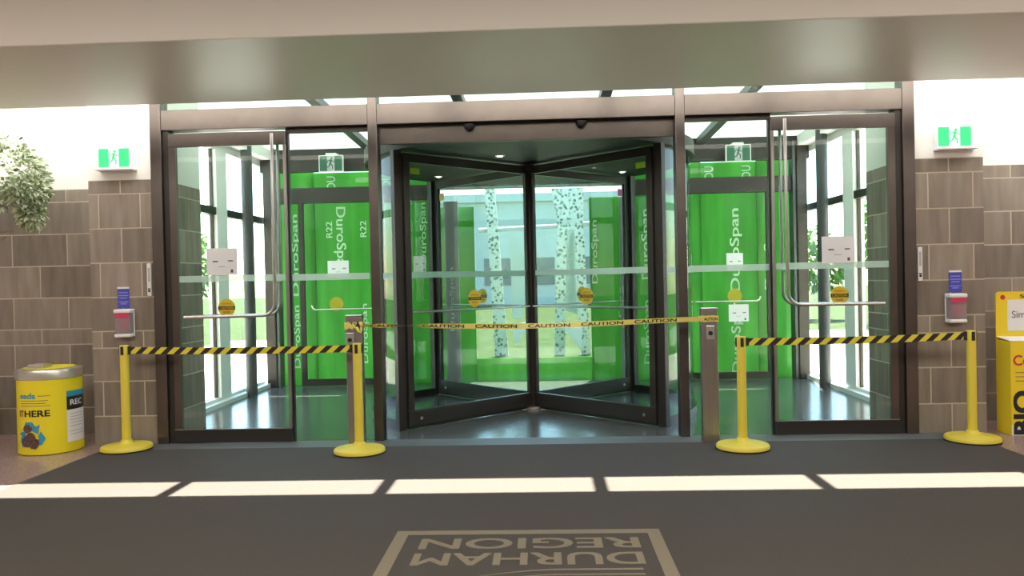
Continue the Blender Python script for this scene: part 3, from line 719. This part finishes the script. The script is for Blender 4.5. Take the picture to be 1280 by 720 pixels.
for (xc, yy, wob) in ((-1.687, -.36, 1), (1.72, -.335, .25)):
    bm = B()
    for lay in range(4 if wob == 1 else 2):
        ring = [(-.082, -.004), (.082, -.004), (.082, .104), (-.082, .104)]
        pts = []
        for a, b in zip(ring, ring[1:] + ring[:1]):
            for q in range(8): pts.append((a[0] + (b[0] - a[0]) * q / 8, a[1] + (b[1] - a[1]) * q / 8))
        dz = [random.uniform(-.022, .022) * wob for _ in pts]; dh = [.030 * (1 - .6 * wob * random.random()) for _ in pts]; do = [1.01 + lay * .012 + random.random() * .05 * wob for _ in pts]
        vs = [[bm.verts.new((xc + p[0] * do[i], yy + .05 + (p[1] - .05) * do[i], 1.18 + dz[i] + s_ * dh[i])) for s_ in (-1, 1)] for i, p in enumerate(pts)]
        for i in range(len(vs)): 
            a, b = vs[i], vs[(i + 1) % len(vs)]; f = bm.faces.new((a[0], b[0], b[1], a[1])); f.material_index = 1 if wob == 1 and random.random() < .22 else 0
    if wob == 1:
        tube(bm, [(xc + .03, yy - .012, 1.17), (xc + .05, yy - .02, 1.13), (xc + .075, yy - .018, 1.115), (xc + .08, yy - .012, 1.15)], .012, 6)
    else:
        text(bm, 'CAUTION', (xc, yy - .0085, 1.18), X, Z, .15, .03, .02, mi=1)
    obj('knot' if wob == 1 else 'wrap', bm, [M_tape, M_black], tp)

# exit signs
def runner(bm, o, xd, h, mi):
    o = Vector(o); 
    P = lambda pts: prism(bm, [(p[0] * h, p[1] * h) for p in pts], o, xd, Z, .0012, mi)
    P(disc_pts(.06, .36, .085, 16)); P(thick_line((.03, .27), (-.04, -.02), .13)); P(thick_line((-.04, 0), (.14, -.16), .085)); P(thick_line((.14, -.16), (.11, -.40), .07))
    P(thick_line((-.05, 0), (-.13, -.22), .085)); P(thick_line((-.13, -.22), (-.33, -.27), .07)); P(thick_line((.03, .22), (.20, .10), .06)); P(thick_line((.20, .10), (.33, .17), .055))
    P(thick_line((.02, .24), (-.18, .22), .06)); P(thick_line((-.18, .22), (-.25, .05), .055))
def make_exit(lit, w, h, label, group):
    t = empty('exit_sign', (0, 0, 0), label, 'exit sign', group)
    bm = B(); box(bm, -w / 2 - .012, w / 2 + .012, -.03, .03, -h / 2 - .012, h / 2 + .012, .004); obj('housing', bm, M_white if lit else M_white, t)
    bm = B()
    prism(bm, rect_pts(-w / 2, w / 2, -h / 2, h / 2), (0, -.0305, 0), X, Z, .002, 0)
    pw = w * .165
    prism(bm, rect_pts(-pw, pw, -h / 2 * .98, h / 2 * .98), (0, -.0325, 0), X, Z, .001, 1)
    runner(bm, (0, -.0335, 0), X, h * .95, 0)
    obj('face', bm, [M_sign_g if lit else M_sign_gd, M_sign_w if lit else M_greyp], t)
    bm = B()
    if lit: box(bm, -w / 2 - .02, w / 2 + .05, -.075, .03, -h / 2 - .035, -h / 2 - .012, .003); obj('ledge', bm, M_white, t)
    else: box(bm, -.08, .08, -.02, .345, h / 2 + .012, h / 2 + .045, .003); obj('mount', bm, M_white, t)
    return t
e0 = make_exit(True, .31, .185, 'green running-man exit sign on the white wall left of the doors', 'wall exit signs'); e0.location = (-4.142, -.062, 2.905)
copy_tree(e0, (4.150, -.062, 2.885), 'green running-man exit sign on the white wall right of the doors')
e1 = make_exit(False, .34, .225, 'hanging exit sign behind glass before the left outer door', 'hanging exit signs'); e1.location = (-2.985, 3.9, 3.385)
copy_tree(e1, (3.05, 3.9, 3.375), 'hanging exit sign behind glass before the right outer door')

# hand sanitizer dispensers and blue notices above them
def make_dispenser():
    t = empty('sanitizer_dispenser', (0, 0, 0), 'x', 'dispenser', 'hand sanitizer dispensers')
    bm = B(); box(bm, -.085, .085, -.012, 0, -.14, .14, .006, seg=2); obj('back_plate', bm, M_white, t)
    bm = B(); box(bm, -.080, .080, -.10, -.012, -.105, .10, .018, seg=3); obj('cover', bm, M_clear, t, smooth=True)
    bm = B(); box(bm, -.086, .086, -.108, -.010, .10, .14, .012, seg=2); obj('lid', bm, M_white, t, smooth=True)
    bm = B(); box(bm, -.074, .074, -.1035, -.098, .055, .098, .002); obj('pink_label', bm, M_pink, t)
    bm = B(); lathe(bm, [(.020, -.085), (.042, -.07), (.042, .035), (.03, .05)], (0.006, -.055, 0), 20); obj('refill_bottle', bm, M_pink, t, smooth=True)
    bm = B(); box(bm, -.082, .082, -.105, -.010, -.142, -.108, .010, seg=2); obj('drip_tray', bm, M_white, t, smooth=True)
    return t
d0 = make_dispenser(); d0.location = (-4.085, -.031, 1.240); d0['label'] = 'clear and pink hand sanitizer dispenser on the left stone pier'
copy_tree(d0, (4.145, -.031, 1.226), 'clear and pink hand sanitizer dispenser on the right stone pier')
def make_notice():
    bm = B(); box(bm, -.060, .060, -.006, 0, -.107, .107, .002); t = obj('wall_notice', bm, M_blue, None, 'x', 'notice', 'blue notices'); 
    bm = B(); box(bm, -.060, .060, -.008, -.005, .088, .107); obj('white_header', bm, M_white, t)
    bm = B()
    for z_, w_ in ((.05, .045), (.02, .05), (-.005, .04), (-.045, .05), (-.065, .03)): box(bm, -w_, w_, -.0075, -.0055, z_ - .005, z_ + .005)
    obj('text_lines', bm, M_bluel, t)
    return t
n0 = make_notice(); n0.location = (-4.112, -.031, 1.497); n0['label'] = 'small blue notice above the left hand sanitizer dispenser'
copy_tree(n0, (4.165, -.031, 1.484), 'small blue notice above the right hand sanitizer dispenser')
def make_switch():
    bm = B(); box(bm, -.022, .022, -.022, 0, -.165, .165, .004, seg=2); t = obj('door_switch', bm, M_white, None, 'x', 'switch', 'door switch plates')
    bm = B(); cyl(bm, (0, -.026, -.115), (0, -.021, -.115), .012, 14); box(bm, -.014, .014, -.024, -.021, -.10, -.088); obj('keyhole', bm, M_black, t)
    bm = B(); box(bm, -.010, .010, -.0245, -.021, -.02, .12); obj('indicator_strip', bm, M_greyp, t)
    return t
s0_ = make_switch(); s0_.location = (-3.835, -.031, 1.672); s0_['label'] = 'tall white switch plate on the left stone pier beside the door frame'
copy_tree(s0_, (3.825, -.031, 1.66), 'tall white switch plate on the right stone pier beside the door frame')

# paper notices on the glass
def paper(c, w, h, label, group, xd=X):
    bm = B(); L_ = [(-w * .30, -w * .13, -.005, .008), (w * .20, w * .36, 0, .012), (w * .28, w * .36, -h * .42, -h * .30), (-w * .12, w * .1, -h * .2, -h * .185)]
    papers(bm, (0, 0, 0), xd, w, h, L_)
    obj('paper_notice', bm, [M_paper, M_ink], None, label, 'paper notice', group).location = c
paper((-3.082, -.051, 1.838), .315, .27, 'white paper notice on the left sliding door above its yellow sticker', 'paper notices')
paper((3.038, -.051, 1.818), .315, .26, 'white paper notice on the right sliding door above its yellow sticker', 'paper notices')
paper((-3.01, 4.258, 1.815), .33, .25, 'white paper notice on the left outer door before the green board', 'paper notices')
paper((3.058, 4.258, 1.79), .25, .26, 'white paper notice on the right outer door, above its push bar', 'paper notices')
paper((3.105, 4.258, 1.01), .30, .26, 'white paper notice on the right outer door, below its push bar', 'paper notices')
paper((-1.75, 4.31, 1.86), .20, .25, 'white paper notice seen through the left edge of the revolving door', 'paper notices')

# battery recycling bin
bc = Vector((-4.775, -.235, 0)); br = .288
bt = empty('battery_bin', bc, 'round yellow recycling bin with blue logo and HERE lettering by the left wall', 'recycling bin')
bm = B(); lathe(bm, [(br - .012, 0), (br, .008), (br, .715), (br, .725)], bc, 64); obj('drum', bm, M_batt, bt, smooth=True)
bm = B(); lathe(bm, [(br + .004, .722), (br + .012, .728), (br + .012, .795), (br + .006, .815), (br - .03, .820), (.0, .826)], bc, 64); ld = obj('lid', bm, M_foil, bt, smooth=True)
bm = B(); lathe(bm, [(br - .06, .823), (br - .06, .829), (.02, .833), (.0, .833)], bc, 48); obj('lid_top', bm, M_batt, ld, smooth=True)
bm = B(); box(bm, bc.x - .095, bc.x + .055, bc.y - .20, bc.y - .05, .828, .868, .006, seg=2); obj('deposit_slot', bm, M_foil, ld)
TH0 = math.atan2(-8 - bc.y, .145 - bc.x)          # side facing the camera
def on_bin(lift): 
    def f(a, b): th = TH0 + a / br; return bc + Vector(((br + lift) * math.cos(th), (br + lift) * math.sin(th), b))
    return f
def patch(bm, u0, u1, v0, v1, lift, mi=0):
    f = on_bin(lift); n = 14
    cs = [[bm.verts.new(f(u0 + (u1 - u0) * i / n, v)) for v in (v0, v1)] for i in range(n + 1)]
    for i in range(n): bm.faces.new((cs[i][0], cs[i + 1][0], cs[i + 1][1], cs[i][1])).material_index = mi
def on_text(bm, s, u, v, w, h, lift, bold=.02, mi=0):
    f = on_bin(lift); text(bm, s, (0, 0, 0), X, Z, w, h, bold, mi, fn=lambda a, b: f(u + a, v + b))
bm = B(); patch(bm, .14, .40, .10, .60, .002, 0); patch(bm, .14, .40, .415, .545, .003, 1); patch(bm, .14, .40, .545, .60, .003, 2)
on_text(bm, 'REC', .255, .485, .16, .055, .004, mi=0)
for z_ in (.37, .34, .31, .28, .25, .2, .17): patch(bm, .17, .36, z_, z_ + .006, .003, 3)
obj('side_label', bm, [M_white, M_black, M_cyan, M_greyp], bt, 'white, black and cyan label')
bm = B(); on_text(bm, 'IT', -.285, .405, .06, .062, .002, .03); obj('lettering', bm, M_brown, bt, 'dark blurred lettering')
bm = B(); on_text(bm, 'HERE', -.125, .405, .24, .062, .002, .03); obj('lettering', bm, M_black, bt, 'dark HERE lettering')
bm = B(); on_text(bm, 'eads', -.215, .575, .17, .055, .002, .03);
obj('logo', bm, M_cyan, bt, 'blue logo lettering')
bm = B()
for z_, a, b in ((.57, -.11, .0), (.525, -.29, -.02), (.50, -.29, -.04), (.475, -.29, .0)): patch(bm, a, b, z_, z_ + .006, .002)
obj('small_print', bm, M_bark, bt)
# three chasing arrows
bm = B(); f = on_bin(.002); cu, cv = -.185, .19
def poly_on(bm, pts, mi=0, lift=.006):
    g = on_bin(lift); bm.faces.new([bm.verts.new(g(cu + 1.2 * p[0], cv + 1.2 * p[1])) for p in pts]).material_index = mi
for k in range(3):
    a = k * 2 * PI / 3
    rt = lambda p: (p[0] * math.cos(a) - p[1] * math.sin(a), p[0] * math.sin(a) + p[1] * math.cos(a))
    poly_on(bm, [rt(p) for p in ((-.072, .052), (-.030, .052), (.018, .112), (-.038, .112))])
    poly_on(bm, [rt(p) for p in ((-.018, .067), (.046, .067), (.018, .112))])
    poly_on(bm, [rt(p) for p in ((-.004, .052), (.074, .092), (.062, .014))])
obj('recycling_arrows', bm, M_cyan, bt, 'blue chasing arrows')
bm = B()
for (a, b, r_) in ((-.03, -.045, .05), (.03, -.06, .045), (-.02, .06, .04), (.0, -.01, .04)):
    poly_on(bm, [(a + r_ * math.cos(2 * PI * k / 9) * random.uniform(.8, 1.1), b + r_ * math.sin(2 * PI * k / 9) * random.uniform(.8, 1.1)) for k in range(9)], lift=.009)
obj('battery_photo', bm, M_brown, bt, 'brown photo of batteries')

# yellow cardboard collection box
cb = empty('cardboard_box', (4.84, -.07, 0), 'tall yellow cardboard collection box with header card by the right wall', 'collection box')
bm = B(); box(bm, 4.588, 5.09, -.20, .05, 0, .90, .004); obj('body', bm, M_box, cb)
bm = B(); prism(bm, [(4.588, .90), (5.09, .90), (5.09, 1.37), (4.625, 1.37), (4.605, 1.365), (4.59, 1.35), (4.588, 1.33)], (0, .05, 0), X, Z, .012)
hc = obj('header_card', bm, M_box, cb)
bm = B(); prism(bm, [(-.20, .902), (.038, .925), (.038, .930), (-.20, .907)], (4.59, 0, 0), Y, Z, .50); obj('top_flap', bm, M_white, cb)
bm = B(); prism(bm, rect_pts(4.70, 5.06, .985, 1.29), (0, .0385, 0), X, Z, .002); text(bm, 'Simply', (4.86, .035, 1.135), X, Z, .24, .09, .0, mi=1)
obj('white_panel', bm, [M_white, M_ink], hc)
bm = B(); prism(bm, disc_pts(4.655, 1.315, .024, 20), (0, .0385, 0), X, Z, .002); obj('red_dot', bm, M_red, hc)
bm = B(); text(bm, 'SORT', (4.94, .0375, 1.325), X, Z, .24, .032, .02); obj('lettering', bm, M_black, hc)
bm = B(); text(bm, 'Collect', (4.80, -.2015, .72), X, Z, .38, .10, .02); obj('red_lettering', bm, M_red, cb)
bm = B()
for z_ in (.60, .56, .52): box(bm, 4.63, 4.95, -.2015, -.2005, z_, z_ + .006)
obj('small_print', bm, M_brown, cb)
bm = B(); prism(bm, [(4.592, .002), (4.95, .002), (4.95, .10), (4.592, .10)], (0, -.2005, 0), X, Z, .001); obj('white_base_print', bm, M_white, cb)
bm = B(); text(bm, 'BIO', (4.69, -.2025, .22), Z, -X, .42, .17, .04); obj('dark_lettering', bm, M_black, cb)

# ficus at the left edge
pc = Vector((-5.86, .0, 0))
pt = empty('potted_ficus', pc, 'bushy variegated ficus against the left wall', 'plant')
bm = B(); lathe(bm, [(.19, 0), (.24, .45), (.26, .46), (.26, .5), (.22, .5), (.22, .44), (.0, .44)], pc, 36); obj('pot', bm, M_grey, pt, smooth=True)
bm = B(); tube(bm, [pc + Vector((0, 0, .4)), pc + Vector((.05, .02, 1.2)), pc + Vector((.0, 0, 1.9)), pc + Vector((.1, 0, 2.7))], [.045, .04, .032, .015], 10)
for (dx, dy, z0, z1) in ((.55, -.1, 1.9, 2.45), (.7, -.05, 2.2, 2.75), (.6, 0, 2.05, 2.2), (-.5, 0, 2.0, 2.6), (.3, -.25, 2.2, 2.9), (.45, .1, 1.75, 2.15)):
    tube(bm, [pc + Vector((.02, 0, z0)), pc + Vector((dx * .5, dy * .5, (z0 + z1) / 2 + .05)), pc + Vector((dx, dy, z1))], [.018, .012, .005], 6)
obj('trunk', bm, M_bark, pt, smooth=True)
bm = B()
crown(bm, [(pc + Vector((.25, 0, 2.83)), (.62, .42, .42)), (pc + Vector((.56, -.05, 2.76)), (.42, .35, .28)), (pc + Vector((.78, -.05, 2.60)), (.20, .2, .15)), (pc + Vector((-.2, 0, 2.6)), (.5, .4, .4)), (pc + Vector((.84, -.08, 2.38)), (.11, .11, .16))], 3600, .060, .6)
obj('foliage', bm, [M_leaf, M_leafv], pt)
